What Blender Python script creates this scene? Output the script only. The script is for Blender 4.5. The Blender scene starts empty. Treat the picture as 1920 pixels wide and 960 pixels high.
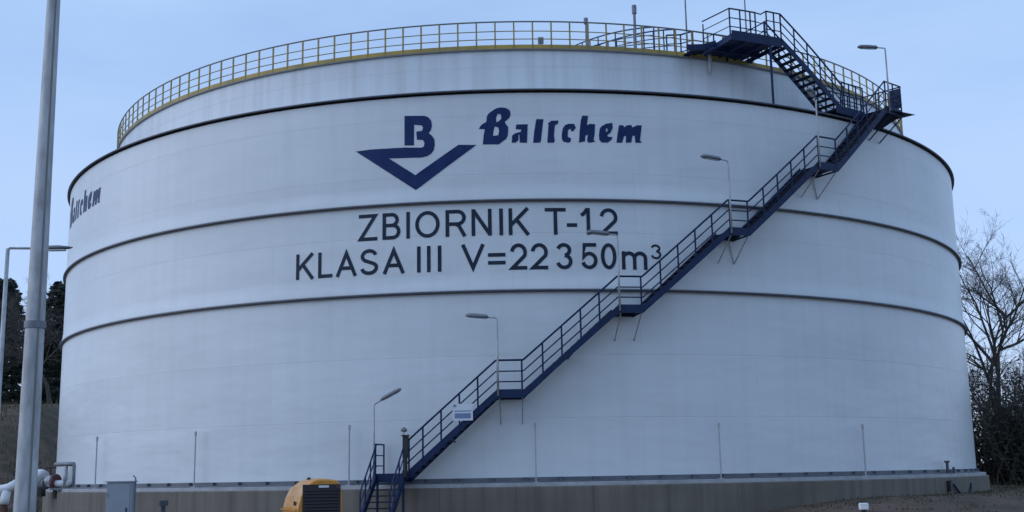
import bpy, bmesh, math, random
from math import sin, cos, pi, radians as rad
from mathutils import Vector, Matrix
from mathutils.geometry import tessellate_polygon

scene = bpy.context.scene
C = scene.collection

# ------------------------------------------------------------------ camera, sky, sun, exposure
cam_data = bpy.data.cameras.new('camera')
cam_data.sensor_width = 36.0
cam_data.lens = 41.31
cam_data.clip_start = 0.1
cam_data.clip_end = 6000
cam = bpy.data.objects.new('camera', cam_data)
C.objects.link(cam)
_p, _r = 0.1831, 0.0174                      # pitch up, slight roll of a hand-held shot
_fwd = Vector((0, cos(_p), sin(_p))); _u = Vector((0, -sin(_p), cos(_p))); _x = Vector((1, 0, 0))
_right = cos(_r) * _x - sin(_r) * _u
_up = sin(_r) * _x + cos(_r) * _u
_m = Matrix((_right, _up, -_fwd)).transposed().to_4x4()
_m.translation = Vector((0.0, -63.695, 0.306))
cam.matrix_world = _m
scene.camera = cam

SUN_EL, SUN_AZ = rad(22.0), rad(-100.0)       # azimuth measured from +Y towards +X: low, from the left and beyond the tank
world = bpy.data.worlds.new('World')
scene.world = world
world.use_nodes = True
wn = world.node_tree
wn.nodes.clear()
w_out = wn.nodes.new('ShaderNodeOutputWorld')
w_bg = wn.nodes.new('ShaderNodeBackground')
w_sky = wn.nodes.new('ShaderNodeTexSky')
w_sky.sky_type = 'NISHITA'
w_sky.sun_disc = False
w_sky.sun_elevation = SUN_EL
w_sky.sun_rotation = SUN_AZ
w_sky.altitude = 0
w_sky.air_density = 1.0
w_sky.dust_density = 0.3
w_sky.ozone_density = 6.0
w_bg.inputs['Strength'].default_value = 0.15
w_mix = wn.nodes.new('ShaderNodeMixRGB')              # thin even overcast in front of the clear evening sky
w_tc = wn.nodes.new('ShaderNodeTexCoord'); w_sep = wn.nodes.new('ShaderNodeSeparateXYZ')
wn.links.new(w_tc.outputs['Generated'], w_sep.inputs[0])
w_haze = wn.nodes.new('ShaderNodeValToRGB')            # paler and greyer towards the horizon
w_haze.color_ramp.elements[0].position = 0.0; w_haze.color_ramp.elements[0].color = (0.535, 0.655, 0.93, 1)
w_haze.color_ramp.elements[1].position = 0.42; w_haze.color_ramp.elements[1].color = (0.46, 0.675, 0.99, 1)
wn.links.new(w_sep.outputs['Z'], w_haze.inputs[0])
w_lev = wn.nodes.new('ShaderNodeMixRGB'); w_lev.blend_type = 'MULTIPLY'; w_lev.inputs[0].default_value = 1.0
w_lev.inputs[2].default_value = (3.0, 3.0, 3.0, 1)
wn.links.new(w_haze.outputs[0], w_lev.inputs[1]); wn.links.new(w_lev.outputs[0], w_mix.inputs[2])
w_nz = wn.nodes.new('ShaderNodeTexNoise'); w_nz.inputs['Scale'].default_value = 2.4; w_nz.inputs['Detail'].default_value = 6
w_mp = wn.nodes.new('ShaderNodeMapping'); w_mp.inputs['Scale'].default_value = (1, 1, 4.5)
wn.links.new(w_tc.outputs['Generated'], w_mp.inputs[0]); wn.links.new(w_mp.outputs[0], w_nz.inputs['Vector'])
w_rng = wn.nodes.new('ShaderNodeMapRange'); w_rng.inputs['From Min'].default_value = .3; w_rng.inputs['From Max'].default_value = .7
w_rng.inputs['To Min'].default_value = .56; w_rng.inputs['To Max'].default_value = .94
wn.links.new(w_nz.outputs['Fac'], w_rng.inputs['Value']); wn.links.new(w_rng.outputs[0], w_mix.inputs[0])
w_gain = wn.nodes.new('ShaderNodeMixRGB'); w_gain.blend_type = 'MULTIPLY'; w_gain.inputs[0].default_value = 1.0
w_gain.inputs[2].default_value = (0.75, 0.62, 0.62, 1)
wn.links.new(w_sky.outputs[0], w_gain.inputs[1])
wn.links.new(w_gain.outputs[0], w_mix.inputs[1])
wn.links.new(w_mix.outputs[0], w_bg.inputs['Color'])
wn.links.new(w_bg.outputs[0], w_out.inputs['Surface'])

sun_d = bpy.data.lights.new('sun', 'SUN')
sun_d.energy = 0.5
sun_d.angle = rad(70)
sun_d.color = (0.84, 0.88, 1.0)
sun = bpy.data.objects.new('sun', sun_d)
C.objects.link(sun)
_sd = Vector((sin(SUN_AZ) * cos(SUN_EL), cos(SUN_AZ) * cos(SUN_EL), sin(SUN_EL)))
sun.rotation_euler = _sd.to_track_quat('Z', 'Y').to_euler()

vs = scene.view_settings
vs.view_transform = 'Standard'
vs.look = 'None'
vs.gamma = 1.0
vs.use_curve_mapping = False
vs.exposure = 1.2

# ------------------------------------------------------------------ dimensions (metres); axis of the tank at the origin, z = 0 on its foundation
R, R2 = 22.9, 20.82
Z1, Z2, Z3, ZT, HR = 13.97, 9.935, 6.68, 16.31, 1.107
GROUND = -1.3

# ------------------------------------------------------------------ helpers
def pol(th, r, z):
    t = rad(th)
    return Vector((r * sin(t), -r * cos(t), z))

class MB:
    """collects shapes in one mesh"""
    def __init__(self):
        self.v, self.f, self.uv = [], [], None
    def face(self, pts):
        n = len(self.v); self.v += [Vector(p) for p in pts]; self.f.append(tuple(range(n, n + len(pts)))); return self
    def grid_faces(self, base, nu, nv, closed_u=True):
        for i in range(nu if closed_u else nu - 1):
            for j in range(nv - 1):
                a = base + i * nv + j; b = base + ((i + 1) % nu) * nv + j
                self.f.append((a, b, b + 1, a + 1))
    def hexa(self, p):                       # 8 corners: bottom ring 0-3, top ring 4-7
        n = len(self.v); self.v += [Vector(q) for q in p]
        for q in ((3, 2, 1, 0), (4, 5, 6, 7), (0, 1, 5, 4), (1, 2, 6, 5), (2, 3, 7, 6), (3, 0, 4, 7)):
            self.f.append(tuple(n + k for k in q))
        return self
    def box(self, c, s, rz=0.0, m=None):
        cx, cy, cz = c; hx, hy, hz = s[0] / 2, s[1] / 2, s[2] / 2
        pts = [Vector((a, b, d)) for d in (-hz, hz) for a, b in ((-hx, -hy), (hx, -hy), (hx, hy), (-hx, hy))]
        M = Matrix.Rotation(rz, 3, 'Z') if m is None else m
        return self.hexa([M @ p + Vector(c) for p in pts])
    def pbox(self, t0, t1, r0, r1, z0, z1, n=1):   # box in polar space
        for k in range(n):
            a = t0 + (t1 - t0) * k / n; b = t0 + (t1 - t0) * (k + 1) / n
            self.hexa([pol(a, r1, z0), pol(b, r1, z0), pol(b, r0, z0), pol(a, r0, z0),
                       pol(a, r1, z1), pol(b, r1, z1), pol(b, r0, z1), pol(a, r0, z1)])
        return self
    def tube(self, pts, r, n=6, r1=None, caps=True):
        pts = [Vector(p) for p in pts]; k = len(pts); base = len(self.v)
        ref = None
        for i, p in enumerate(pts):
            d = (pts[min(i + 1, k - 1)] - pts[max(i - 1, 0)])
            if d.length < 1e-9: d = Vector((0, 0, 1))
            d.normalize()
            if ref is None:
                ref = Vector((0, 0, 1)) if abs(d.z) < 0.9 else Vector((1, 0, 0))
            a = (ref - d * ref.dot(d))
            if a.length < 1e-6: a = d.orthogonal()
            a.normalize(); ref = a; b = d.cross(a)
            rr = r if r1 is None else r + (r1 - r) * i / (k - 1)
            for q in range(n):
                w = 2 * pi * q / n
                self.v.append(p + a * (rr * cos(w)) + b * (rr * sin(w)))
        for i in range(k - 1):
            for q in range(n):
                a = base + i * n + q; b = base + i * n + (q + 1) % n
                self.f.append((a, b, b + n, a + n))
        if caps:
            self.f.append(tuple(base + q for q in reversed(range(n))))
            self.f.append(tuple(base + (k - 1) * n + q for q in range(n)))
        return self
    def sweep(self, tz, r0, r1, h0, h1):     # rectangular section swept along (theta, z): stringers
        base = len(self.v)
        for th, z in tz:
            self.v += [pol(th, r1, z + h0), pol(th, r0, z + h0), pol(th, r0, z + h1), pol(th, r1, z + h1)]
        k = len(tz)
        for i in range(k - 1):
            for q in range(4):
                a = base + i * 4 + q; b = base + i * 4 + (q + 1) % 4
                self.f.append((a, a + 4, b + 4, b))
        self.f.append((base, base + 1, base + 2, base + 3)); e = base + (k - 1) * 4
        self.f.append((e + 3, e + 2, e + 1, e))
        return self
    def lathe(self, prof, n=288, centre=(0, 0), caps=False, uvs=False):
        base = len(self.v)
        for i in range(n):
            t = 2 * pi * i / n
            for r, z in prof: self.v.append(Vector((centre[0] + r * sin(t), centre[1] - r * cos(t), z)))
        self.grid_faces(base, n, len(prof))
        if caps:
            k = len(prof)
            self.f.append(tuple(base + i * k for i in reversed(range(n))))
            self.f.append(tuple(base + i * k + k - 1 for i in range(n)))
        return self

def origin_of(o):
    v = Vector((0, 0, 0))
    while o is not None:
        v += o.location; o = o.parent
    return v

def build(name, mb, mat, parent=None, smooth=False, loc=None):
    """links mb (world coordinates) as ONE mesh object; loc is where its own origin goes"""
    off = origin_of(parent)
    L = Vector(loc) if loc is not None else (off.copy() if parent else Vector((0, 0, 0)))
    me = bpy.data.meshes.new(name)
    me.from_pydata([tuple(p - L) for p in mb.v], [], mb.f)
    me.validate()
    if mat is not None: me.materials.append(mat)
    if smooth: me.polygons.foreach_set('use_smooth', [True] * len(me.polygons))
    me.update()
    o = bpy.data.objects.new(name, me)
    C.objects.link(o)
    o.location = L - off
    if parent: o.parent = parent
    return o

def tag(o, label, cat, group=None):
    o['label'] = label; o['category'] = cat
    if group: o['group'] = group
    return o

def thing(name, label, cat, loc=(0, 0, 0), group=None):
    o = bpy.data.objects.new(name, None); C.objects.link(o)
    o.location = loc; o.empty_display_size = 0.3
    return tag(o, label, cat, group)

def node(name, parent, loc=None):            # an Empty part that carries sub-parts
    o = bpy.data.objects.new(name, None); C.objects.link(o); o.parent = parent
    if loc is not None: o.location = Vector(loc) - origin_of(parent)
    return o

def structure(name, mb, mat, smooth=False):
    o = build(name, mb, mat, smooth=smooth); o['kind'] = 'structure'; return o

def copy_tree(root, loc, rz=None, scale=None, label=None):
    r = root.copy(); C.objects.link(r); r.location = loc
    if rz is not None: r.rotation_euler = (0, 0, rz)
    if scale is not None: r.scale = (scale,) * 3
    if label: r['label'] = label
    for ch in list(root.children):
        c = ch.copy(); C.objects.link(c); c.parent = r
        for g in list(ch.children):
            d = g.copy(); C.objects.link(d); d.parent = c
    return r

def bevel(o, w=0.01, seg=2):
    m = o.modifiers.new('bevel', 'BEVEL'); m.width = w; m.segments = seg; m.limit_method = 'ANGLE'; return o

# ------------------------------------------------------------------ materials
def mat(name, col, rough=0.5, metal=0.0, var=0.0, scale=3.0, col2=None, bump=0.0, stretch=(1, 1, 1), spec=0.5, detail=6.0, coat=0.0):
    m = bpy.data.materials.new(name); m.use_nodes = True
    nt = m.node_tree; N = nt.nodes; L = nt.links
    b = N['Principled BSDF']
    b.inputs['Base Color'].default_value = (*col, 1); b.inputs['Roughness'].default_value = rough
    b.inputs['Metallic'].default_value = metal; b.inputs['Specular IOR Level'].default_value = spec
    if coat: b.inputs['Coat Weight'].default_value = coat
    if var or col2 or bump:
        tc = N.new('ShaderNodeTexCoord'); mp = N.new('ShaderNodeMapping'); mp.inputs['Scale'].default_value = stretch
        nz = N.new('ShaderNodeTexNoise'); nz.inputs['Scale'].default_value = scale; nz.inputs['Detail'].default_value = detail
        nz.inputs['Roughness'].default_value = 0.62
        L.new(tc.outputs['Object'], mp.inputs[0]); L.new(mp.outputs[0], nz.inputs['Vector'])
        rp = N.new('ShaderNodeValToRGB')
        c2 = col2 if col2 else tuple(c * (1 - var) for c in col)
        rp.color_ramp.elements[0].position = 0.35; rp.color_ramp.elements[0].color = (*c2, 1)
        rp.color_ramp.elements[1].position = 0.65; rp.color_ramp.elements[1].color = (*col, 1)
        L.new(nz.outputs['Fac'], rp.inputs[0]); L.new(rp.outputs[0], b.inputs['Base Color'])
        if bump:
            bp = N.new('ShaderNodeBump'); bp.inputs['Strength'].default_value = bump; bp.inputs['Distance'].default_value = 0.05
            L.new(nz.outputs['Fac'], bp.inputs['Height']); L.new(bp.outputs[0], b.inputs['Normal'])
    return m

def shell_material(name, col, course, plate, streak, dirt=(0.36, 0.36, 0.36), seam=0.84, rough=0.36, cloud=0.16):
    """white tank paint: welded plate seams, faint plate-to-plate tone, rain streaks and dirt; cylinder coordinates from the object"""
    m = bpy.data.materials.new(name); m.use_nodes = True
    nt = m.node_tree; N = nt.nodes; L = nt.links; b = N['Principled BSDF']
    tc = N.new('ShaderNodeTexCoord'); sp = N.new('ShaderNodeSeparateXYZ'); L.new(tc.outputs['Object'], sp.inputs[0])
    at = N.new('ShaderNodeMath'); at.operation = 'ARCTAN2'
    ng = N.new('ShaderNodeMath'); ng.operation = 'MULTIPLY'; ng.inputs[1].default_value = -1
    L.new(sp.outputs['Y'], ng.inputs[0]); L.new(sp.outputs['X'], at.inputs[0]); L.new(ng.outputs[0], at.inputs[1])
    sm = N.new('ShaderNodeMath'); sm.operation = 'MULTIPLY'; sm.inputs[1].default_value = R
    L.new(at.outputs[0], sm.inputs[0])
    cb = N.new('ShaderNodeCombineXYZ'); L.new(sm.outputs[0], cb.inputs[0]); L.new(sp.outputs['Z'], cb.inputs[1])
    br = N.new('ShaderNodeTexBrick'); L.new(cb.outputs[0], br.inputs['Vector'])
    br.inputs['Scale'].default_value = 1.0; br.inputs['Brick Width'].default_value = plate; br.inputs['Row Height'].default_value = course
    br.inputs['Mortar Size'].default_value = 0.012; br.inputs['Mortar Smooth'].default_value = 0.6
    br.inputs['Color1'].default_value = (*col, 1)
    br.inputs['Color2'].default_value = (*(c * 0.955 for c in col), 1)
    br.inputs['Mortar'].default_value = (*(c * seam for c in col), 1)
    # rain streaks: noise drawn out along z
    mp = N.new('ShaderNodeMapping'); mp.inputs['Scale'].default_value = (2.2, 0.10, 1); L.new(cb.outputs[0], mp.inputs[0])
    nz = N.new('ShaderNodeTexNoise'); nz.inputs['Scale'].default_value = 1.0; nz.inputs['Detail'].default_value = 5
    L.new(mp.outputs[0], nz.inputs['Vector'])
    r1 = N.new('ShaderNodeValToRGB'); r1.color_ramp.elements[0].position = 0.42; r1.color_ramp.elements[1].position = 0.75
    r1.color_ramp.elements[0].color = (0, 0, 0, 1); r1.color_ramp.elements[1].color = (streak,) * 3 + (1,)
    L.new(nz.outputs['Fac'], r1.inputs[0])
    mx = N.new('ShaderNodeMixRGB'); mx.inputs[2].default_value = (*dirt, 1)
    L.new(r1.outputs[0], mx.inputs[0]); L.new(br.outputs['Color'], mx.inputs[1])
    # broad clouds of dirt
    n2 = N.new('ShaderNodeTexNoise'); n2.inputs['Scale'].default_value = 0.16; n2.inputs['Detail'].default_value = 4
    m2 = N.new('ShaderNodeMapping'); m2.inputs['Scale'].default_value = (1, 2.2, 1); L.new(cb.outputs[0], m2.inputs[0]); L.new(m2.outputs[0], n2.inputs['Vector'])
    r2 = N.new('ShaderNodeValToRGB'); r2.color_ramp.elements[0].position = 0.45; r2.color_ramp.elements[1].position = 0.72
    r2.color_ramp.elements[0].color = (0, 0, 0, 1); r2.color_ramp.elements[1].color = (cloud, cloud, cloud, 1)
    L.new(n2.outputs['Fac'], r2.inputs[0])
    mx2 = N.new('ShaderNodeMixRGB'); mx2.inputs[2].default_value = (*(c * 0.62 for c in col), 1)
    L.new(r2.outputs[0], mx2.inputs[0]); L.new(mx.outputs[0], mx2.inputs[1]); L.new(mx2.outputs[0], b.inputs['Base Color'])
    # plates are never quite flat
    n3 = N.new('ShaderNodeTexNoise'); n3.inputs['Scale'].default_value = 0.8; n3.inputs['Detail'].default_value = 2
    m3 = N.new('ShaderNodeMapping'); m3.inputs['Scale'].default_value = (.45, 1.3, 1); L.new(cb.outputs[0], m3.inputs[0]); L.new(m3.outputs[0], n3.inputs['Vector'])
    ad = N.new('ShaderNodeMath'); ad.operation = 'MULTIPLY_ADD'; ad.inputs[1].default_value = -0.12
    L.new(br.outputs['Fac'], ad.inputs[0]); L.new(n3.outputs['Fac'], ad.inputs[2])
    bp = N.new('ShaderNodeBump'); bp.inputs['Strength'].default_value = 0.6; bp.inputs['Distance'].default_value = 0.06
    L.new(ad.outputs[0], bp.inputs['Height']); L.new(bp.outputs[0], b.inputs['Normal'])
    b.inputs['Roughness'].default_value = rough; b.inputs['Specular IOR Level'].default_value = 0.5
    return m

M_SHELL = shell_material('white_tank_paint', (0.645, 0.69, 0.72), 2.17, 9.0, 0.12, seam=.90, cloud=.24)
M_INNER = shell_material('white_inner_paint', (0.59, 0.635, 0.67), 2.6, 1.48, 0.40, seam=.87)
M_RING = mat('dark_slate_steel', (0.065, 0.076, 0.10), 0.5, var=0.3)
M_NAVY = mat('navy_painted_steel', (0.011, 0.027, 0.085), 0.5, var=0.25, scale=2, spec=.22)
M_NAVYGRATE = mat('navy_grating', (0.006, 0.012, 0.036), 0.6, var=0.3, scale=8, spec=.2)
M_LOGO = mat('navy_lettering', (0.004, 0.019, 0.095), 0.5, col2=(0.010, 0.030, 0.115), scale=2.5, spec=.2)
M_TEXT = mat('slate_lettering', (0.010, 0.019, 0.040), 0.5, col2=(0.020, 0.032, 0.058), scale=2.5, spec=.2)
M_GALV = mat('galvanised_steel', (0.46, 0.48, 0.50), 0.5, 0.15, var=0.4, scale=11, stretch=(1, 1, 0.3))
M_GALVD = mat('weathered_galvanised', (0.20, 0.22, 0.25), 0.55, 0.3, var=0.3, scale=6)
M_RAILGREY = mat('grey_rail_paint', (0.17, 0.175, 0.17), 0.5, var=0.2)
M_YPOST = mat('dull_yellow_paint', (0.34, 0.255, 0.08), 0.6, var=0.35, scale=1.2)
M_YTOE = mat('yellow_toe_board_paint', (0.45, 0.31, 0.05), 0.6, col2=(0.26, 0.20, 0.07), scale=0.8)
M_CONC = shell_material('dirty_concrete', (0.185, 0.163, 0.135), 3.0, 2.55, 0.75, dirt=(0.075, 0.068, 0.058), seam=.35, rough=.9, cloud=.7)
M_CURB = mat('pale_grout', (0.40, 0.41, 0.43), 0.8, var=0.25, scale=2)
M_FLANGE = mat('blue_grey_flange', (0.115, 0.13, 0.155), 0.55, var=0.25, scale=2)
M_YEL = mat('amber_machine_paint', (0.64, 0.27, 0.028), 0.38, var=0.22, scale=5, coat=0.2)
M_BLACK = mat('black_plastic', (0.018, 0.019, 0.024), 0.5, var=0.3)
M_RUBBER = mat('tyre_rubber', (0.02, 0.02, 0.02), 0.85, var=0.3, scale=20)
M_WHITE = mat('white_cladding', (0.74, 0.75, 0.77), 0.45, var=0.12, scale=3)
M_CAB = mat('grey_cabinet_paint', (0.27, 0.31, 0.36), 0.5, var=0.12, scale=3)
M_BOARD = mat('sign_white', (0.62, 0.66, 0.72), 0.5, var=0.05)
M_SIGNBLUE = mat('sign_blue', (0.16, 0.23, 0.38), 0.5, var=0.1)
M_DIFF = mat('lamp_glass', (0.55, 0.57, 0.6), 0.25)
M_RUST = mat('rusty_steel', (0.12, 0.05, 0.03), 0.8, col2=(0.05, 0.03, 0.03), scale=6)
M_RED = mat('faded_red_paint', (0.10, 0.035, 0.045), 0.55, var=0.2)
M_BARK = mat('grey_bark', (0.085, 0.075, 0.068), 0.9, var=0.4, scale=8, stretch=(1, 1, 0.3))
M_TWIG = mat('bare_twigs', (0.10, 0.085, 0.078), 0.9, var=0.3, scale=4)
M_PINEBARK = mat('pine_bark', (0.06, 0.042, 0.034), 0.9, var=0.4, scale=8, stretch=(1, 1, 0.3))
M_NEEDLE = mat('dark_pine_needles', (0.030, 0.042, 0.026), 0.8, col2=(0.014, 0.020, 0.015), scale=1.3)
M_SHRUB = mat('dark_winter_leaves', (0.040, 0.042, 0.030), 0.8, col2=(0.020, 0.020, 0.020), scale=1.5)
M_DRY = mat('dry_stems', (0.11, 0.085, 0.06), 0.9, var=0.4, scale=3)
M_DRYGRASS = mat('dry_grass_blades', (0.105, 0.085, 0.045), 0.95, col2=(0.045, 0.042, 0.022), scale=.6)
M_PALE = mat('pale_grey_post_paint', (0.40, 0.42, 0.45), 0.5, var=0.2)

# ------------------------------------------------------------------ ground: one sheet to the horizon, with the slope on the left and the banked earth on the right
def smooth(a, b, x):
    t = max(0.0, min(1.0, (x - a) / (b - a))); return t * t * (3 - 2 * t)
def ground_z(x, y):
    z = GROUND
    r = math.hypot(x, y); th = math.degrees(math.atan2(x, -y))
    left = smooth(-24, -34, x) * smooth(-16, 26, y)
    z += 7.3 * left * (1 - 0.75 * smooth(70, 240, abs(y)))
    z += 0.9 * smooth(34, 50, x) * smooth(-10, 20, y)
    bank = smooth(14, 34, th) * (1 - smooth(88, 120, th)) * (1 - smooth(25.5, 31.5, r))
    z += 0.52 * bank
    rr = random.Random(int(x * 31.7) * 7919 + int(y * 17.3))
    if abs(x) < 90 and abs(y) < 90 and r > 24.5:
        z += 0.05 * (sin(x * 1.9 + 2 * sin(y * 0.7)) * sin(y * 1.6 + sin(x * .9))) + rr.uniform(-.025, .025)
    return z
axis = []
s, step = 0.0, 0.9
while s < 3000:
    axis.append(s); s += step
    if s > 75: step *= 1.25
axis = [-a for a in reversed(axis[1:])] + axis
mb = MB()
for x in axis:
    for y in axis: mb.v.append(Vector((x, y, ground_z(x, y))))
mb.grid_faces(0, len(axis), len(axis), closed_u=False)
def ground_material():
    m = bpy.data.materials.new('bare_earth'); m.use_nodes = True
    nt = m.node_tree; N = nt.nodes; L = nt.links; b = N['Principled BSDF']; b.inputs['Roughness'].default_value = 0.95
    tc = N.new('ShaderNodeTexCoord')
    n1 = N.new('ShaderNodeTexNoise'); n1.inputs['Scale'].default_value = 0.35; n1.inputs['Detail'].default_value = 9; n1.inputs['Roughness'].default_value = .7
    n2 = N.new('ShaderNodeTexNoise'); n2.inputs['Scale'].default_value = 3.5; n2.inputs['Detail'].default_value = 8; n2.inputs['Roughness'].default_value = .75
    L.new(tc.outputs['Object'], n1.inputs['Vector']); L.new(tc.outputs['Object'], n2.inputs['Vector'])
    r1 = N.new('ShaderNodeValToRGB'); e = r1.color_ramp.elements
    e[0].position = .38; e[0].color = (.045, .043, .022, 1); e[1].position = .62; e[1].color = (.13, .085, .062, 1)
    e.new(.5).color = (.085, .060, .042, 1)
    L.new(n1.outputs['Fac'], r1.inputs[0])
    mx = N.new('ShaderNodeMixRGB'); mx.blend_type = 'OVERLAY'; mx.inputs[0].default_value = .8
    L.new(r1.outputs[0], mx.inputs[1]); L.new(n2.outputs['Fac'], mx.inputs[2]); L.new(mx.outputs[0], b.inputs['Base Color'])
    bp = N.new('ShaderNodeBump'); bp.inputs['Strength'].default_value = .7; bp.inputs['Distance'].default_value = .12
    L.new(n2.outputs['Fac'], bp.inputs['Height']); L.new(bp.outputs[0], b.inputs['Normal'])
    return m
structure('ground', mb, ground_material(), smooth=True)

# ------------------------------------------------------------------ the tank
foundation = thing('tank_foundation', 'stained dark concrete ring wall carrying the round white tank', 'foundation')
mb = MB().lathe([(R + .52, GROUND - 1.0), (R + .52, -.16), (R + .49, -.13), (R - 1.2, -.13), (R - 1.2, GROUND - 1.0)], 240)
build('ring_wall', mb, M_CONC, foundation)
mb = MB().lathe([(R + .40, -.128), (R + .40, -.012), (R + .37, .0), (R - .8, .0)], 240)
build('grout_curb', mb, M_CURB, foundation)

tank = thing('storage_tank', 'huge round white storage tank with dark hoops, navy logo and lettering', 'storage tank')
prof = [(R, .16)]
for z in (Z3, Z2):
    prof += [(R, z - .12), (R, z - .10), (R + .085, z - .04), (R + .09, z + .02), (R + .03, z + .22), (R, z + .55), (R, z + .57)]
prof += [(R, Z1 - .1)]
build('outer_shell', MB().lathe(prof, 360), M_SHELL, tank, smooth=True)
for z in (Z1, Z2, Z3):
    zt_, zb_ = (z + .02, z - .05) if z == Z1 else (z - .035, z - .11)
    build('hoop', MB().lathe([(R - .02, zb_ + .03), (R + .13, zb_), (R + .145, zb_ + .02), (R + .145, zt_ - .02), (R + .13, zt_), (R - .02, zt_ + .012)], 300), M_RING, tank)
build('base_flange', MB().lathe([(R - .03, .155), (R + .02, .175), (R + .045, .172), (R + .05, .06), (R + .16, .05), (R + .165, .012), (R + .16, .005)], 240), M_FLANGE, tank)
bolt = None
for k, th in enumerate([a * 2.95 - 67 for a in range(46)]):
    if bolt is None:
        b_ = MB().box((0, -(R + .10), .10), (.09, .10, .085)); b_.box((0, -(R + .10), .165), (.16, .13, .022))
        bolt = build('anchor_chair', b_, M_FLANGE, tank); o = bolt
    else:
        o = bolt.copy(); C.objects.link(o)
    o.rotation_euler = (0, 0, rad(th))
build('gutter_deck', MB().lathe([(R - .02, Z1 + .03), (R2 - .02, Z1 + .16)], 240), M_WHITE, tank)
build('inner_shell', MB().lathe([(R2, Z1 - .3), (R2, ZT - .04)], 360), M_INNER, tank, smooth=True)
build('curb_angle', MB().lathe([(R2 - .01, ZT - .06), (R2 + .09, ZT - .055), (R2 + .095, ZT - .01), (R2 + .085, ZT + .0), (R2 - .2, ZT + .005)], 300), M_RAILGREY, tank)
RC = R2 / sin(rad(20.5))
def dome_z(r): return ZT + math.sqrt(RC * RC - r * r) - math.sqrt(RC * RC - R2 * R2)
build('dome_roof', MB().lathe([(R2 - .01 - (R2 - .01) * i / 24 + (1e-3 if i == 24 else 0), dome_z(R2 - .01 - (R2 - .01) * i / 24)) for i in range(25)], 240), M_WHITE, tank, smooth=True)

# guard rail round the roof edge
def ring_tube(r, z, rad_, n=240):
    mb = MB(); ns = 6
    for i in range(n):
        t = 2 * pi * i / n
        for q in range(ns):
            w = 2 * pi * q / ns
            rr = r + rad_ * cos(w); mb.v.append(Vector((rr * sin(t), -rr * cos(t), z + rad_ * sin(w))))
    for i in range(n):
        for q in range(ns):
            a = i * ns + q; b = i * ns + (q + 1) % ns
            c = ((i + 1) % n) * ns + q; d = ((i + 1) % n) * ns + (q + 1) % ns
            mb.f.append((a, b, d, c))
    return mb
RG = R2 + .02
g = ring_tube(RG, ZT + HR, .030)
guard = build('guard_rail', g, M_RAILGREY, tank, smooth=True)
build('middle_rail', ring_tube(RG, ZT + .72, .019), M_YPOST, guard, smooth=True)
build('middle_rail', ring_tube(RG, ZT + .40, .019), M_YPOST, guard, smooth=True)
build('toe_board', MB().lathe([(RG - .01, ZT + .012), (RG + .02, ZT + .012), (RG + .02, ZT + .17), (RG - .01, ZT + .17), (RG - .01, ZT + .012)], 240), M_YTOE, guard)
gp = None
for k in range(-47, 48):
    th = k * 1.98 + .6
    if gp is None:
        gp = build('rail_post', MB().box((0, -RG, ZT + HR / 2), (.055, .05, HR - .03)), M_YPOST, guard); o = gp
    else:
        o = gp.copy(); C.objects.link(o)
    o.rotation_euler = (0, 0, rad(th))

# roof fittings
mb = MB().tube([pol(8.9, R2 - .9, ZT), pol(8.9, R2 - .9, ZT + 1.55)], .04, 8).tube([pol(8.9, R2 - .9, ZT + 1.42), pol(8.9, R2 - .9, ZT + 1.66)], .085, 8)
build('roof_vent', mb, M_GALVD, tank)
mb = MB().tube([pol(14.7, R2 - .9, ZT), pol(14.7, R2 - .9, ZT + 2.05)], .055, 8).tube([pol(14.7, R2 - .9, ZT + 1.98), pol(14.7, R2 - .9, ZT + 2.33)], .095, 8)
build('roof_vent', mb, M_GALVD, tank)
mb = MB().tube([pol(3.7, R2 - 1.0, ZT), pol(3.7, R2 - 1.0, ZT + .7)], .03, 6).box(pol(3.7, R2 - 1.0, ZT + .72), (.22, .2, .22))
build('junction_box', mb, M_GALVD, tank)
for th, r in ((20.6, R2 - .5), (28.6, R2 - .4)):
    build('lightning_rod', MB().tube([pol(th, r, ZT), pol(th, r, ZT + 2.0), pol(th, r, ZT + 4.5)], .045, 6, .02), M_GALVD, tank)

# ------------------------------------------------------------------ lettering and emblem painted on the shell
def on_shell(s, z, off): return pol(math.degrees(s / R), R + off, z)
def split_tris(tris, lim=.4):
    out = []; st = list(tris)
    while st:
        a, b, c = st.pop()
        e = sorted((((p[0] - q[0]) ** 2 + (p[1] - q[1]) ** 2, p, q, w) for p, q, w in ((a, b, c), (b, c, a), (c, a, b))), key=lambda t: -t[0])[0]
        if e[0] > lim * lim:
            _, p, q, w = e; m_ = ((p[0] + q[0]) / 2, (p[1] + q[1]) / 2)
            st += [(p, m_, w), (m_, q, w)]
        else: out.append((a, b, c))
    return out
def fill_mesh(mb, loops, off, ds=0.0):
    flat = [p for lp in loops for p in lp]
    tr = tessellate_polygon([[Vector((p[0], p[1], 0)) for p in lp] for lp in loops])
    for t in split_tris([tuple(flat[i] for i in tt) for tt in tr]):
        area = (t[1][0] - t[0][0]) * (t[2][1] - t[0][1]) - (t[2][0] - t[0][0]) * (t[1][1] - t[0][1])
        if area < 0: t = (t[0], t[2], t[1])
        mb.face([on_shell(p[0] + ds, p[1], off) for p in t])
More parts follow.
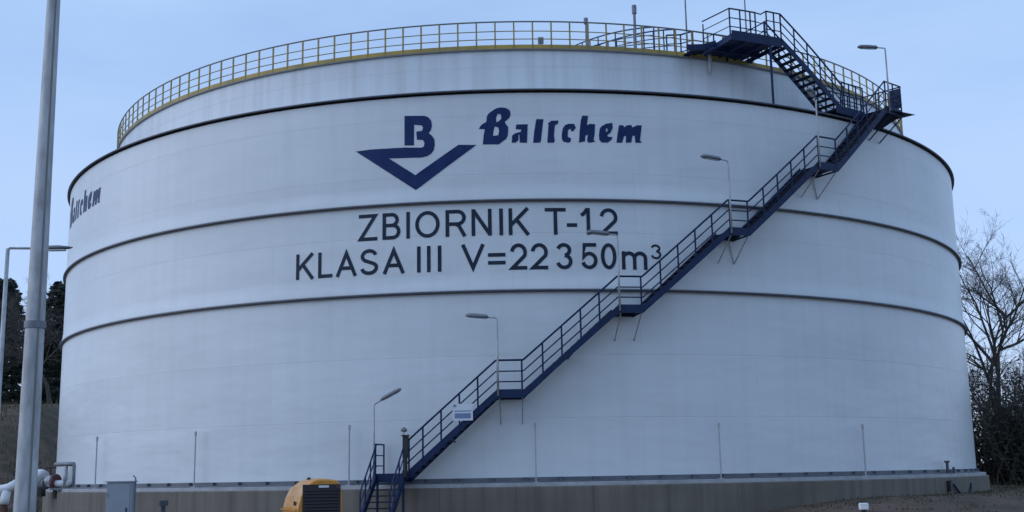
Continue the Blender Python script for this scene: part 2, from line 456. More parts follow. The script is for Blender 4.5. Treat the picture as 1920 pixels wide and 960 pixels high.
def stroke(mb, pts, w, off):
    pts = [pts[0]] + [q for p, q in zip(pts, pts[1:]) if math.hypot(q[0] - p[0], q[1] - p[1]) > 1e-4]
    d = []
    for a, b in zip(pts, pts[1:]):
        n = max(1, int(math.hypot(b[0] - a[0], b[1] - a[1]) / .3)); d += [(a[0] + (b[0] - a[0]) * k / n, a[1] + (b[1] - a[1]) * k / n) for k in range(n)]
    closed = math.hypot(pts[0][0] - pts[-1][0], pts[0][1] - pts[-1][1]) < 1e-6
    if not closed: d.append(pts[-1])
    n = len(d); L_, R_ = [], []
    for i in range(n):
        p = d[i]
        a = d[i - 1] if (i or closed) else None
        c = d[(i + 1) % n] if (i < n - 1 or closed) else None
        def nrm(u, v):
            x, y = v[0] - u[0], v[1] - u[1]; l = math.hypot(x, y) or 1; return (-y / l, x / l)
        n1 = nrm(a, p) if a else nrm(p, c); n2 = nrm(p, c) if c else n1
        mx, my = n1[0] + n2[0], n1[1] + n2[1]; l2 = mx * mx + my * my
        k = 2 / max(l2, .5)
        L_.append((p[0] + mx * k * w, p[1] + my * k * w)); R_.append((p[0] - mx * k * w, p[1] - my * k * w))
    for i in range(n if closed else n - 1):
        j = (i + 1) % n
        mb.face([on_shell(*q, off) for q in (R_[i], R_[j], L_[j], L_[i])])
def arc(cx, cy, rx, ry, a0, a1, n=14):
    return [(cx + rx * cos(rad(a0 + (a1 - a0) * k / n)), cy + ry * sin(rad(a0 + (a1 - a0) * k / n))) for k in range(n + 1)]
def glyph(ch, x0, x1, b, t, w):
    """plain grotesque capitals as strokes; w = half stroke width"""
    l, r, lo, hi = x0 + w, x1 - w, b + w, t - w
    m = (b + t) / 2; cx = (x0 + x1) / 2
    if ch == 'Z': return [[(x0 + .02, hi), (r - w * .3, hi), (l + w * .3, lo), (x1, lo)]]
    if ch == 'I': return [[(cx, b), (cx, t)]]
    if ch == 'L': return [[(l, t), (l, lo), (x1, lo)]]
    if ch == 'T': return [[(x0, hi), (x1, hi)], [(cx, hi), (cx, b)]]
    if ch == '-': return [[(x0, b + .36 * (t - b)), (x1, b + .36 * (t - b))]]
    if ch == '=': return [[(x0, b + .28 * (t - b)), (x1, b + .28 * (t - b))], [(x0, b + .58 * (t - b)), (x1, b + .58 * (t - b))]]
    if ch == 'K': return [[(l, b), (l, t)], [(l, b + .36 * (t - b)), (x1 - w * 1.3, t)], [(x0 + .38 * (x1 - x0), b + .56 * (t - b)), (x1 - w * 1.1, b)]]
    if ch == 'N': return [[(l, b), (l, t)], [(r, b), (r, t)], [(l, t - w * .6), (r, b + w * .6)]]
    if ch == 'V': return [[(x0 + w * .9, t), (cx, b + w * 1.6), (x1 - w * .9, t)]]
    if ch == 'A': return [[(x0 + w * .9, b), (cx, t - w * 1.6), (x1 - w * .9, b)], [(x0 + .2 * (x1 - x0), b + .32 * (t - b)), (x1 - .2 * (x1 - x0), b + .32 * (t - b))]]
    if ch == 'O' or ch == '0': return [arc(cx, m, (r - l) / 2, (hi - lo) / 2, 90, 450, 36)]
    if ch == 'B':
        mm = b + .53 * (t - b); ry1 = (hi - mm) / 2; ry2 = (mm - lo) / 2
        return [[(l, mm), (l, hi)] + [(r - .06 - ry1, hi)] + arc(r - .06 - ry1, hi - ry1, ry1, ry1, 90, -90) + [(l, mm)],
                [(r - .08 - ry1, mm), (r - ry2, mm)] + arc(r - ry2, lo + ry2, ry2, ry2, 90, -90) + [(l, lo), (l, mm)]]
    if ch == 'R':
        mm = b + .47 * (t - b); ry1 = (hi - mm) / 2
        return [[(l, b), (l, hi), (r - .02 - ry1, hi)] + arc(r - .02 - ry1, hi - ry1, ry1, ry1, 90, -90) + [(l, mm)],
                [(cx - .02, mm), (cx + .1, mm - .06), (x1 - w * .9, b)]]
    if ch == 'S':
        q = (hi - lo) / 4; rx = (r - l) / 2
        return [arc(cx, hi - q, rx * .93, q, 15, 200, 14) + [(cx - rx * .6, m + q * .28), (cx, m), (cx + rx * .65, m - q * .32)] + arc(cx, lo + q, rx, q, 25, -170, 16)]
    if ch == '2':
        q = (hi - b) * .30; rx = (r - l) / 2
        return [arc(cx, hi - q, rx, q, 172, -28, 16) + [(l + .02, lo), (x1, lo)]]
    if ch == '3':
        mm = b + .53 * (t - b); q1 = (hi - mm) / 2; q2 = (mm - lo) / 2; rx = (r - l) / 2
        return [arc(cx - .01, hi - q1, rx * .9, q1, 165, -80, 16), arc(cx, lo + q2, rx, q2, 85, -168, 16)]
    if ch == '5':
        q = (b + .6 * (t - b) - lo) / 2; rx = (r - l) / 2
        return [[(x1 - .04, hi), (l + .07, hi), (l + .005, lo + q * 1.25)] + arc(cx, lo + q, rx, q, 140, -165, 18)]
    if ch == '1': return [[(x0 + .02, t - .30 * (t - b) + .03), (x0 + .25 * (x1 - x0), t - .22 * (t - b)), (r - .12, t - .02)], [(r - .10, b), (r - .10, t)]]
    if ch == 'm':
        xh = b + .70 * (t - b); q = (r - l) / 4; c1, c2 = l + q, l + 3 * q
        return [[(l, b), (l, xh)], [(l, xh - q - .05)] + arc(c1, xh - w - q * .9, q, q * .9, 170, 0, 12) + [(c1 + q, b)],
                [(c1 + q, xh - q - .05)] + arc(c2, xh - w - q * .9, q, q * .9, 170, 0, 12) + [(c2 + q, b)]]
    return []
def text_line(name, items, b, t, w, label):
    o = node(name, tank, on_shell((items[0][1] + items[-1][2]) / 2, (b + t) / 2, 0)); o['label'] = label
    for ch, x0, x1 in items:
        mb = MB()
        for k, pts in enumerate(glyph(ch, x0, x1, b, t, w)): stroke(mb, pts, w, .012 + .002 * k)
        build('letter', mb, M_TEXT, o)
    return o

WORDMARK = [[[(-0.98,11.96),(-0.94,12.33),(-0.9,12.53),(-1.12,12.54),(-1.05,12.66),(-0.97,12.73),(-0.84,12.8),(-0.82,13.01),(-0.75,13.12),(-0.62,13.21),(-0.48,13.3),(-0.32,13.33),(-0.14,13.31),(-0.0,13.23),(0.04,13.11),(0.01,12.97),(-0.07,12.87),(-0.18,12.79),(-0.14,12.7),(-0.06,12.59),(-0.06,12.43),(-0.08,12.26),(-0.14,12.14),(-0.26,12.06),(-0.4,11.95)],[(-0.43,13.09),(-0.31,13.07),(-0.3,12.91),(-0.37,12.83),(-0.48,12.77),(-0.49,12.94)],[(-0.54,12.62),(-0.41,12.58),(-0.39,12.44),(-0.42,12.29),(-0.61,12.27),(-0.59,12.46)]],[[(0.06,12.0),(0.08,12.26),(0.18,12.35),(0.39,12.4),(0.41,12.49),(0.21,12.5),(0.24,12.68),(0.65,12.68),(0.61,11.99),(0.35,12.0),(0.34,12.3),(0.31,12.29),(0.3,12.09),(0.2,12.0)]],[[(0.96,12.87),(1.22,12.87),(1.11,12.04),(1.06,11.99),(0.83,11.99),(0.87,12.37)]],[[(1.34,11.99),(1.4,12.66),(1.37,12.7),(1.5,12.81),(1.76,12.82),(1.75,12.71),(1.63,12.64),(1.59,12.29),(1.61,12.04),(1.56,11.99)]],[[(1.87,12.29),(1.91,12.52),(2.0,12.65),(2.12,12.7),(2.33,12.7),(2.39,12.55),(2.27,12.41),(2.2,12.44),(2.22,12.52),(2.1,12.46),(2.09,12.21),(2.21,12.15),(2.19,12.04),(2.12,11.99),(1.92,12.03),(1.87,12.13)]],[[(2.58,12.84),(2.64,13.01),(2.85,13.01),(2.8,12.66),(2.91,12.71),(3.1,12.7),(3.08,12.39),(3.03,12.1),(3.09,12.04),(2.83,12.0),(2.79,12.09),(2.82,12.3),(2.73,12.26),(2.71,12.05),(2.49,12.0),(2.52,12.38)]],[[(3.23,12.31),(3.27,12.54),(3.34,12.63),(3.51,12.73),(3.74,12.77),(3.75,12.58),(3.66,12.39),(3.54,12.3),(3.56,12.24),(3.73,12.24),(3.7,12.14),(3.55,12.02),(3.32,12.02),(3.24,12.12)],[(3.5,12.55),(3.56,12.55),(3.54,12.43),(3.49,12.43)]],[[(3.94,12.44),(3.99,12.69),(4.16,12.69),(4.18,12.61),(4.29,12.7),(4.46,12.71),(4.49,12.62),(4.66,12.71),(4.85,12.72),(4.81,12.45),(4.76,12.15),(4.83,12.06),(4.58,12.05),(4.57,12.31),(4.48,12.31),(4.43,12.05),(4.22,12.04),(4.24,12.29),(4.17,12.29),(4.08,12.03),(3.87,12.03)]]]
EMBLEM = [[(-5.69,11.97),(-5.12,12.0),(-3.84,11.98),(-3.21,11.94),(-3.12,11.98),(-3.1,12.11),(-3.15,12.22),(-3.38,12.25),(-3.4,12.55),(-3.19,12.57),(-3.15,12.68),(-3.19,12.77),(-3.48,12.82),(-3.49,12.04),(-3.84,12.06),(-3.84,13.17),(-3.1,13.13),(-2.96,13.07),(-2.85,12.93),(-2.82,12.75),(-2.86,12.59),(-2.94,12.47),(-2.82,12.36),(-2.74,12.23),(-2.72,12.03),(-2.76,11.82),(-2.86,11.69),(-3.0,11.61),(-3.21,11.57),(-4.42,11.61),(-3.44,10.93),(-1.86,11.98),(-1.21,11.95),(-3.42,10.37)]]
LINE_ONE = [('Z', -5.58, -4.85), ('B', -4.66, -3.99), ('I', -3.78, -3.64), ('O', -3.45, -2.56), ('R', -2.35, -1.6), ('N', -1.42, -0.7), ('I', -0.44, -0.29), ('K', -0.1, 0.67), ('T', 1.19, 1.94), ('-', 1.97, 2.34), ('1', 2.47, 2.91), ('2', 3.16, 3.81)]
LINE_TWO = [('K', -8.04, -7.28), ('L', -7.14, -6.57), ('A', -6.44, -5.62), ('S', -5.5, -4.82), ('A', -4.65, -3.83), ('I', -3.38, -3.26), ('I', -3.03, -2.89), ('I', -2.63, -2.51), ('V', -1.8, -0.96), ('=', -0.85, -0.23), ('2', -0.07, 0.53), ('2', 0.66, 1.27), ('3', 1.55, 2.14), ('5', 2.44, 3.04), ('0', 3.16, 3.73), ('m', 3.92, 4.86)]

text_line('lettering', LINE_ONE, 8.61, 9.585, .066, 'dark slate letters reading ZBIORNIK T-12')
o = text_line('lettering', LINE_TWO, 7.365, 8.31, .066, 'dark slate letters reading KLASA III V=22350m3')
mb = MB()
for k, pts in enumerate(glyph('3', 5.0, 5.40, 7.76, 8.30, .04)): stroke(mb, pts, .04, .012 + .002 * k)
build('letter', mb, M_TEXT, o)
def wordmark(ds):
    o = node('wordmark', tank, on_shell(2 + ds, 12.4, 0))
    for loops in WORDMARK:
        mb = MB(); fill_mesh(mb, loops, .012, ds); build('letter', mb, M_LOGO, o)
    return o
o = wordmark(0.0); o['label'] = 'bold navy company name in slanted black-letter script'
o = wordmark(-24.95); o['label'] = 'second navy company name curving out of sight at the left edge'
mb = MB(); fill_mesh(mb, EMBLEM, .012)
o = build('emblem', mb, M_LOGO, tank); o['label'] = 'navy emblem of a letter B joined to a wide check mark'

# ------------------------------------------------------------------ the stair wound round the shell
RI, RO = R + .14, R + 1.12
LAND = [(-11.35, -8.9, .26), (-1.45, .75, 2.98), (8.65, 10.75, 5.83), (18.8, 20.8, 8.69), (28.6, 31.0, 11.47), (38.5, 41.3, 14.33)]
def lerp(a, b, t): return a + (b - a) * t
stair = thing('spiral_staircase', 'navy blue steel staircase with railings climbing round the front of the tank', 'staircase', pol(-10, R + 1.2, GROUND))
def rails(th_z, r, parent, posts, up=1.10, mat_=M_NAVY):
    """one hand rail mesh (top and two middle tubes) along (theta, z) with separate posts"""
    pts = []
    for (a, za), (b, zb) in zip(th_z, th_z[1:]):
        n = max(1, int(abs(b - a) / .9)); pts += [(lerp(a, b, k / n), lerp(za, zb, k / n)) for k in range(n)]
    pts.append(th_z[-1])
    mb = MB()
    for h, q in ((up, .034), (up * .66, .023), (up * .34, .023)):
        mb.tube([pol(t, r, z + h) for t, z in pts], q, 6)
    hr = build('hand_rail', mb, mat_, parent, smooth=True)
    for t, z in posts:
        build('rail_post', MB().tube([pol(t, r, z - .05), pol(t, r, z + up)], .031, 6), mat_, hr)
    return hr
def landing(t0, t1, z, r0=RI, r1=RO, ends=()):
    o = build('landing', MB().pbox(t0, t1, r0 + .02, r1 - .02, z - .05, z - .012, 2), M_NAVYGRATE, stair)
    build('edge_channel', MB().sweep([(lerp(t0, t1, k / 3), z) for k in range(4)], r1 - .02, r1 + .012, -.17, .12), M_NAVY, o)
    build('edge_channel', MB().sweep([(lerp(t0, t1, k / 3), z) for k in range(4)], r0 - .012, r0 + .02, -.17, .03), M_NAVY, o)
    return o
for i, (t0, t1, z) in enumerate(LAND):
    landing(t0, t1, z)
    if i == 0: continue
    # flight up to this landing
    a, za = LAND[i - 1][1], LAND[i - 1][2]; b, zb = t0, z
    fl = node('flight', stair, pol((a + b) / 2, (RI + RO) / 2, (za + zb) / 2))
    pth = [(lerp(a, b, k / 8), lerp(za, zb, k / 8)) for k in range(9)]
    build('stringer', MB().sweep(pth, RO - .02, RO + .01, -.17, .10), M_NAVY, fl)
    build('stringer', MB().sweep(pth, RI - .01, RI + .02, -.17, .10), M_NAVY, fl)
    n = round((zb - za) / .20)
    for k in range(1, n):
        th, zz = lerp(a, b, k / n), lerp(za, zb, k / n)
        build('tread', MB().pbox(th - .34, th + .34, RI + .022, RO - .022, zz - .035, zz - .005), M_NAVYGRATE, fl)
    ps = [(lerp(a, b, k / 5), lerp(za, zb, k / 5)) for k in range(1, 5)]
    if i == 1: ps = ps + [(a + .35, za + .12)]
    rails(pth, RO, fl, ps)
    # landing rail
    if i < 5:
        rails([(t0, z), (t1, z)], RO, stair, [(t0 + .12, z), (t1 - .12, z)])
    # struts down to the shell
    if i < 5:
        for t in (t0 + .25, t1 - .1):
            build('strut', MB().tube([pol(t, RO - .08, z - .17), pol(t, R + .02, z - 1.0)], .022, 6), M_GALV, stair)
            if t > t0 + .5 and i > 2: build('strut', MB().tube([pol(t, R + .02, z - 1.0), pol(t - .5, R + .05, z - .17)], .02, 6), M_GALV, stair)
            build('strut', MB().tube([pol(t, R + .0, z - .14), pol(t, RO - .04, z - .14)], .035, 6), M_NAVY, stair)
        for t in (lerp(a, b, .5),):
            zz = lerp(za, zb, .5); build('strut', MB().tube([pol(t, R, zz - .2), pol(t, RO, zz - .14)], .03, 6), M_NAVY, stair)
# head landing: rails, wall-side walkway on the gutter deck back to the upper flight
t0, t1, zl = LAND[5]
rails([(t0, zl), (t1, zl)], RO, stair, [(t0 + .1, zl), (lerp(t0, t1, .5), zl), (t1 - .08, zl)], 1.12)
hr = MB()
for h, q in ((1.12, .028), (.74, .019), (.38, .019)): hr.tube([pol(t1, RO, zl + h), pol(t1, R - .7, zl + h)], q, 6)
e = build('hand_rail', hr, M_NAVY, stair)
for r in (R + .1, R - .7): build('rail_post', MB().tube([pol(t1, r, zl - .05), pol(t1, r, zl + 1.12)], .026, 6), M_NAVY, e)
build('end_panel', MB().pbox(t1 + .03, t1 + .08, R + .55, RO - .02, zl + .25, zl + 1.08), M_NAVY, stair)
build('edge_bracket', MB().hexa([pol(t0 + .3, RO + .01, zl - .06), pol(t1 + .05, RO + .01, zl - .06), pol(t1 + .05, RI, zl - .42), pol(t0 + .3, RI, zl - .42),
                                 pol(t0 + .3, RO + .01, zl - .01), pol(t1 + 1.0, RO + .35, zl - .055), pol(t1 + .9, RI, zl - .055), pol(t0 + .3, RI, zl - .055)]), M_NAVYGRATE, stair)
o = build('walkway', MB().pbox(34.2, t1, R - .85, RI - .03, zl - .06, zl - .02, 4), M_NAVYGRATE, stair)
for r in (R - .86, R + .1): build('edge_channel', MB().sweep([(lerp(34.2, 38.6, k / 4), zl) for k in range(5)], r - .015, r + .015, -.22, .1), M_NAVY, o)
rails([(35.2, zl), (38.5, zl)], R + .10, stair, [(35.2, zl), (36.3, zl), (37.4, zl), (38.5, zl)])
rails([(34.4, zl), (t1, zl)], R - .86, stair, [(34.4 + k * 1.25, zl) for k in range(7)])
for t in (35.5, 38.4, 41.6): build('strut', MB().tube([pol(t, R - .8, Z1), pol(t, R - .8, zl - .05)], .035, 6), M_NAVY, stair)
for t in (39.4, 41.2):
    build('strut', MB().tube([pol(t, RO - .05, zl - .2), pol(t, R + .02, zl - 1.0)], .03, 6), M_NAVY, stair)

# ground flight: runs straight out from the foot landing towards the yard
fl = node('flight', stair, pol(-10.1, R + 1.9, -.5))
zt0 = LAND[0][2]; run, nst = 1.75, 8
ax = pol(-10.1, 1, 0); tn = Vector((cos(rad(-10.1)), sin(rad(-10.1)), 0))
P0 = pol(-10.1, RO + .0, 0)
def gp_(side, out, z): return P0 + tn * side + ax * out + Vector((0, 0, z))
for sd in (-.49, .49):
    a0, a1 = gp_(sd, 0.0, zt0), gp_(sd, run, GROUND)
    q = tn * .02
    build('stringer', MB().hexa([a1 - q + Vector((0, 0, -.02)), a1 + q + Vector((0, 0, -.02)), a0 + q - Vector((0, 0, .2)), a0 - q - Vector((0, 0, .2)),
                                 a1 - q + Vector((0, 0, .27)), a1 + q + Vector((0, 0, .27)), a0 + q + Vector((0, 0, .09)), a0 - q + Vector((0, 0, .09))]), M_NAVY, fl)
    mb = MB()
    for h, w in ((1.1, .028), (.73, .019), (.38, .019)): mb.tube([gp_(sd, -.05, zt0 + h), gp_(sd, run, GROUND + h)], w, 6)
    h_ = build('hand_rail', mb, M_NAVY, fl)
    for k in (0.03, .36, .68, 1.0):
        build('rail_post', MB().tube([gp_(sd, run * k, lerp(zt0, GROUND, k) - .1), gp_(sd, run * k, lerp(zt0, GROUND, k) + 1.1)], .026, 6), M_NAVY, h_)
for k in range(1, nst):
    c = gp_(0, run * k / nst, lerp(zt0, GROUND, k / nst) - .02)
    build('tread', MB().box(c, (.93, .24, .035), rad(-10.1)), M_NAVYGRATE, fl)
# foot landing: side rail, legs
mb = MB()
for h, w in ((1.1, .028), (.73, .019), (.38, .019)): mb.tube([pol(-11.35, RO, zt0 + h), pol(-11.35, RI, zt0 + h)], w, 6)
h_ = build('hand_rail', mb, M_NAVY, stair)
for r in (RO - .02, RI + .02): build('rail_post', MB().tube([pol(-11.35, r, zt0 - .1), pol(-11.35, r, zt0 + 1.1)], .028, 6), M_NAVY, h_)
for t in (-11.2, -9.05): build('leg', MB().tube([pol(t, RO - .05, GROUND), pol(t, RO - .05, zt0 - .05)], .045, 8), M_NAVY, stair)

# ------------------------------------------------------------------ upper stair from the hoop to the roof platform
up = thing('roof_access_stair', 'navy open-tread stair and railed platform above the top hoop, leading onto the tank roof', 'roof stair', pol(34.5, R - .4, Z1 + .1))
PZ = 16.66; ri, ro = R - .92, R + .0
A, zA, Bt, zB = 35.8, Z1 + .22, 27.6, PZ
fl = node('flight', up, pol(31, R - .4, 15.4))
pth = [(lerp(A, Bt, k / 8), lerp(zA, zB, k / 8)) for k in range(9)]
build('stringer', MB().sweep(pth, ro - .02, ro + .015, -.15, .12), M_NAVY, fl)
build('stringer', MB().sweep(pth, ri - .015, ri + .02, -.15, .10), M_NAVY, fl)
for k in range(0, 13):
    th, zz = lerp(A, Bt, k / 13), lerp(zA, zB, k / 13)
    build('tread', MB().pbox(th - .28, th + .28, ri + .022, ro - .022, zz - .045, zz - .01), M_NAVYGRATE, fl)
for r in (ri, ro):
    rails(pth, r, fl, [(lerp(A, Bt, k / 5), lerp(zA, zB, k / 5)) for k in range(0, 6)])
PL = 21.8                                    # left end of the platform
pm = MB()
for k in range(26): pm.pbox(lerp(PL, Bt, k / 26), lerp(PL, Bt, (k + .55) / 26), R2 - .74, ro - .03, PZ - .05, PZ - .015)   # open grating bars
pm.pbox(PL, Bt, ro - 1.0, ro - .96, PZ - .06, PZ - .051, 3)
deck = build('platform', pm, M_NAVYGRATE, up)
for r in (R2 - .76, R2 + .75, ro):
    build('edge_beam', MB().sweep([(lerp(PL, Bt, k / 4), PZ) for k in range(5)], r - .02, r + .02, -.27, .1), M_NAVY, deck)
for t in (PL, 23.7, 25.7, Bt):
    build('cross_beam', MB().pbox(t - .05, t + .05, R2 - .72, ro - .03, PZ - .25, PZ - .07), M_NAVY, deck)
rails([(22.1, PZ), (25.1, PZ)], ro - .28, deck, [(22.1, PZ), (23.3, PZ), (24.5, PZ), (25.1, PZ)])
rails([(25.9, PZ), (Bt, PZ)], ro, deck, [(25.9, PZ), (26.8, PZ), (Bt, PZ)])
mb = MB()
for h, w in ((1.1, .028), (.73, .019), (.38, .019)): mb.tube([pol(25.1, ro - .28, PZ + h), pol(25.5, ro - .14, PZ + h - .1), pol(25.9, ro, PZ + h)], w, 6)
build('hand_rail', mb, M_NAVY, deck)
rails([(PL, PZ), (Bt, PZ)], R2 - .76, deck, [(PL + k * 1.42, PZ) for k in range(5)])
mb = MB()
for h, w in ((1.1, .028), (.73, .019), (.38, .019)):
    mb.tube([pol(Bt, ri - .05, PZ + h), pol(Bt, R2 - .76, PZ + h)], w, 6)
e = build('hand_rail', mb, M_NAVY, deck)
build('rail_post', MB().tube([pol(Bt, ri - .05, PZ), pol(Bt, ri - .05, PZ + 1.1)], .026, 6), M_NAVY, e)
mb = MB()
for h, w in ((1.1, .028), (.73, .019), (.38, .019)): mb.tube([pol(22.1, ro - .28, PZ + h), pol(20.3, R2 + .92, PZ + h - .30)], w, 6)
e = build('hand_rail', mb, M_NAVY, deck)
for t, z in ((20.4, PZ - .30),): build('rail_post', MB().tube([pol(t, R2 + .92, z - .1), pol(t, R2 + .92, z + 1.0)], .026, 6), M_NAVY, e)
# steps down to the roof edge
fl = node('steps', up, pol(20.2, R2 - .0, ZT + .2))
pth = [(PL, PZ), (20.2, PZ - .22), (18.4, ZT + .04)]
for r in (R2 + .92, R2 - .76):
    build('stringer', MB().sweep(pth, r - .02, r + .02, -.14, .1), M_NAVY, fl)
rails(pth, R2 - .76, fl, [(20.2, PZ - .2), (18.4, ZT + .04)])
for t, z in ((21.2, PZ - .10), (20.4, PZ - .2), (19.6, PZ - .28)):
    build('tread', MB().pbox(t - .36, t + .36, R2 - .73, R2 + .89, z - .04, z - .005), M_NAVYGRATE, fl)
for t, r, z0 in ((26.2, R - .02, Z1), (27.4, R2 + .3, ZT), (24.6, R2 + .12, ZT)):
    build('support_post', MB().tube([pol(t, r, z0), pol(t, r, PZ - .2)], .05, 8), M_NAVY, up)
build('support_post', MB().tube([pol(22.3, R2 + .14, ZT - .6), pol(22.3, R2 + .14, PZ - .2)], .07, 8), M_GALV, up)

# stair over the dome, seen through the guard rail
ds = thing('dome_stair', 'navy railed stair sloping over the dome roof behind the guard rail', 'roof stair', pol(19, R2 - 1.2, ZT))
for dth in (-.45, .45):
    line = []
    for k in range(13):
        r = R2 - 1.1 - k * .95
        t = math.degrees(math.atan2(dth, r)) + 18.6
        line.append((t, math.hypot(r, dth), dome_z(r) + .08))
    mb = MB()
    for h, w in ((1.1, .032), (.75, .022), (.4, .022)): mb.tube([pol(t, r, z + h) for t, r, z in line], w, 6)
    hr = build('hand_rail', mb, M_NAVY, ds)
    for t, r, z in line: build('rail_post', MB().tube([pol(t, r, z - .05), pol(t, r, z + 1.1)], .028, 6), M_NAVY, hr)
    build('stringer', MB().tube([pol(t, r, z) for t, r, z in line], .06, 4), M_NAVY, ds)
for k in range(36):
    r = R2 - 1.1 - k * .32
    build('tread', MB().box(pol(18.6, r, dome_z(r) + .1), (.86, .24, .03), rad(18.6)), M_NAVYGRATE, ds)

# ------------------------------------------------------------------ lamps on the stair
def make_lamp(h=2.62, reach=.54, tilt=5, label='', pr=.036):
    t = thing('stair_lamp', label, 'lamp', (0, 0, 0), 'lamps along the tank stair')
    build('pole', MB().tube([(0, 0, 0), (0, 0, h)], pr, 8, pr * .9), M_GALV, t, smooth=True)
    c, s_ = cos(rad(tilt)), sin(rad(tilt))
    build('arm', MB().tube([(0, 0, h - .02), (-.06 * c, 0, h + .02), (-reach * c, 0, h + .02 + reach * s_)], .026, 8), M_GALV, t, smooth=True)
    mb = MB(); sec = [(-.36, .06, .05), (-.31, .11, .085), (0, .13, .10), (.32, .11, .085), (.42, .06, .04)]
    o0 = Vector((-(reach + .12) * c, 0, h + .02 + (reach + .12) * s_))
    base = len(mb.v)
    for x, hw, hh in sec:
        for k in range(10):
            w = 2 * pi * k / 10; yy, zz = hw * cos(w), hh * max(sin(w), -.55)
            mb.v.append(o0 + Vector((-x * c - zz * s_, yy, -x * -s_ * 1 + zz * c)) if False else o0 + Vector((-x * c, yy, x * s_ + zz)))
    for i in range(4):
        for k in range(10):
            a = base + i * 10 + k; b = base + i * 10 + (k + 1) % 10; mb.f.append((a, b, b + 10, a + 10))
    mb.f.append(tuple(base + k for k in reversed(range(10)))); mb.f.append(tuple(base + 40 + k for k in range(10)))
    head = build('lamp_head', mb, M_GALVD, t, smooth=True, loc=o0)
    build('lens', MB().box(o0 + Vector((0, 0, -.047)), (.46, .15, .03), m=Matrix.Rotation(rad(tilt), 3, 'Y')), M_DIFF, head)
    return t
LAMPS = [(-1.3, 2.98, 'grey stair lamp rising from the second landing, above the left part of the wide flight'),
         (8.75, 5.83, 'grey stair lamp whose arm crosses the digits of the upper text line'),
         (18.95, 8.69, 'grey stair lamp standing at the middle hoop, right of the painted text'),
         (28.7, 11.47, 'grey stair lamp on the highest small landing just below the top hoop'),
         (38.95, 14.33, 'grey stair lamp at the head of the stair, seen against the sky')]
LAMPS[0] = (-1.3, 2.98, 'grey stair lamp on the first small landing up, above the white notice sign')
proto = make_lamp(label=LAMPS[0][2])
for k, (th, z, lab) in enumerate(LAMPS):
    loc = pol(th, RO + .06, z - .1); rz = rad((th, th, th, 62, -4)[k])
    if k == 0: proto.location = loc; proto.rotation_euler = (0, 0, rz)
    else: copy_tree(proto, loc, rz, None, lab)
low = make_lamp(2.60, .5, 26, 'grey stair lamp at the stair foot, its head tilted up to the right')
low.location = pol(-11.4, RO + .08, .1); low.rotation_euler = (0, 0, rad(172))

# ------------------------------------------------------------------ things on the stair foot and rail
t = thing('notice_sign', 'white notice board wired to the railing of the lowest long flight', 'sign', pol(-4.15, RO + .05, 1.95))
c = pol(-4.15, RO + .055, 2.36); q = rad(-4.15)
bd = build('board', MB().box(c, (.68, .02, .56), q), M_BOARD, t)
fwd_ = pol(-4.15, 1, 0)
build('printed_band', MB().box(c + fwd_ * .013 + Vector((0, 0, -.12)), (.54, .008, .17), q), M_SIGNBLUE, bd)
build('printed_rule', MB().box(c + fwd_ * .013 + Vector((0, 0, .04)), (.58, .008, .03), q), M_SIGNBLUE, bd)
for x_ in (-.27, .22): build('mounting_clip', MB().box(c + fwd_ * .013 + Vector((x_, 0, .22)), (.09, .012, .07), q), M_SIGNBLUE, bd)
t = thing('control_post', 'dark grey push-button post beside the stair foot railing', 'control box', pol(-8.75, RO + .12, zt0))
build('stem', MB().tube([pol(-8.75, RO + .12, zt0), pol(-8.75, RO + .12, zt0 + .62)], .06, 8), M_BLACK, t)
bevel(build('box', MB().box(pol(-8.75, RO + .12, zt0 + .98), (.19, .14, .72), rad(-8.7)), M_BLACK, t), .015)
build('hood', MB().box(pol(-8.75, RO + .14, zt0 + 1.36), (.24, .2, .05), rad(-8.7)), M_BLACK, t)
t = thing('siren', 'small round grey siren on a short stalk above the stair foot railing', 'siren', pol(-9.35, R + .5, zt0))
build('stalk', MB().tube([pol(-9.35, R + .5, zt0), pol(-9.35, R + .5, zt0 + 1.52)], .016, 6), M_GALVD, t)
o = build('horn', MB().lathe([(.03, -.05), (.10, -.04), (.115, .02), (.06, .09), (.02, .11)], 16, caps=True), M_GALVD, t, loc=(0, 0, 0))
o.location = (0, 0, 1.56)

# thin posts standing on the foundation ledge
PST = [(-46.33, 2.05, .035, 'slim pale post on the foundation ledge between the pipework and the grey cabinet'),
       (-30.45, 2.03, .032, 'slim grey post on the foundation ledge between grey cabinet and yellow machine'),
       (-14.37, 2.06, .036, 'slim grey post on the foundation ledge between yellow machine and stair foot'),
       (1.69, 2.0, .026, 'slim dark post on the foundation ledge below the first small stair landing'),
       (17.93, 1.93, .030, 'slim grey post on the foundation ledge midway along the right half of the tank'),
       (34.13, 1.90, .038, 'slim grey post on the foundation ledge farthest to the right')]
for th, h, w, lab in PST:
    b0 = pol(th, R + .30, 0.0)
    t = thing('ledge_post', lab, 'post', b0, 'slim posts along the foot of the tank')
    build('shaft', MB().tube([b0, b0 + Vector((0, 0, h - .16))], w * .8, 8), M_PALE, t)
    build('cap', MB().tube([b0 + Vector((0, 0, h - .16)), b0 + Vector((0, 0, h))], w * 1.35, 8), M_PALE, t)
    build('foot_plate', MB().box(b0 + Vector((0, 0, .012)), (.16, .16, .02), rad(th)), M_PALE, t)
t = thing('stub_pipe', 'short dark upright valve stub at the right end of the tank foot', 'valve', pol(49.3, R + .25, 0.0))
build('stem', MB().tube([pol(49.3, R + .25, 0), pol(49.3, R + .25, .50)], .06, 8), M_RING, t)
build('flange', MB().tube([pol(49.3, R + .25, .44), pol(49.3, R + .25, .52)], .11, 10), M_RING, t)
build('branch', MB().tube([pol(51.0, R + .25, 0), pol(51.0, R + .25, .2), pol(51.0, R + .25, .26)], .055, 8), M_RING, t)

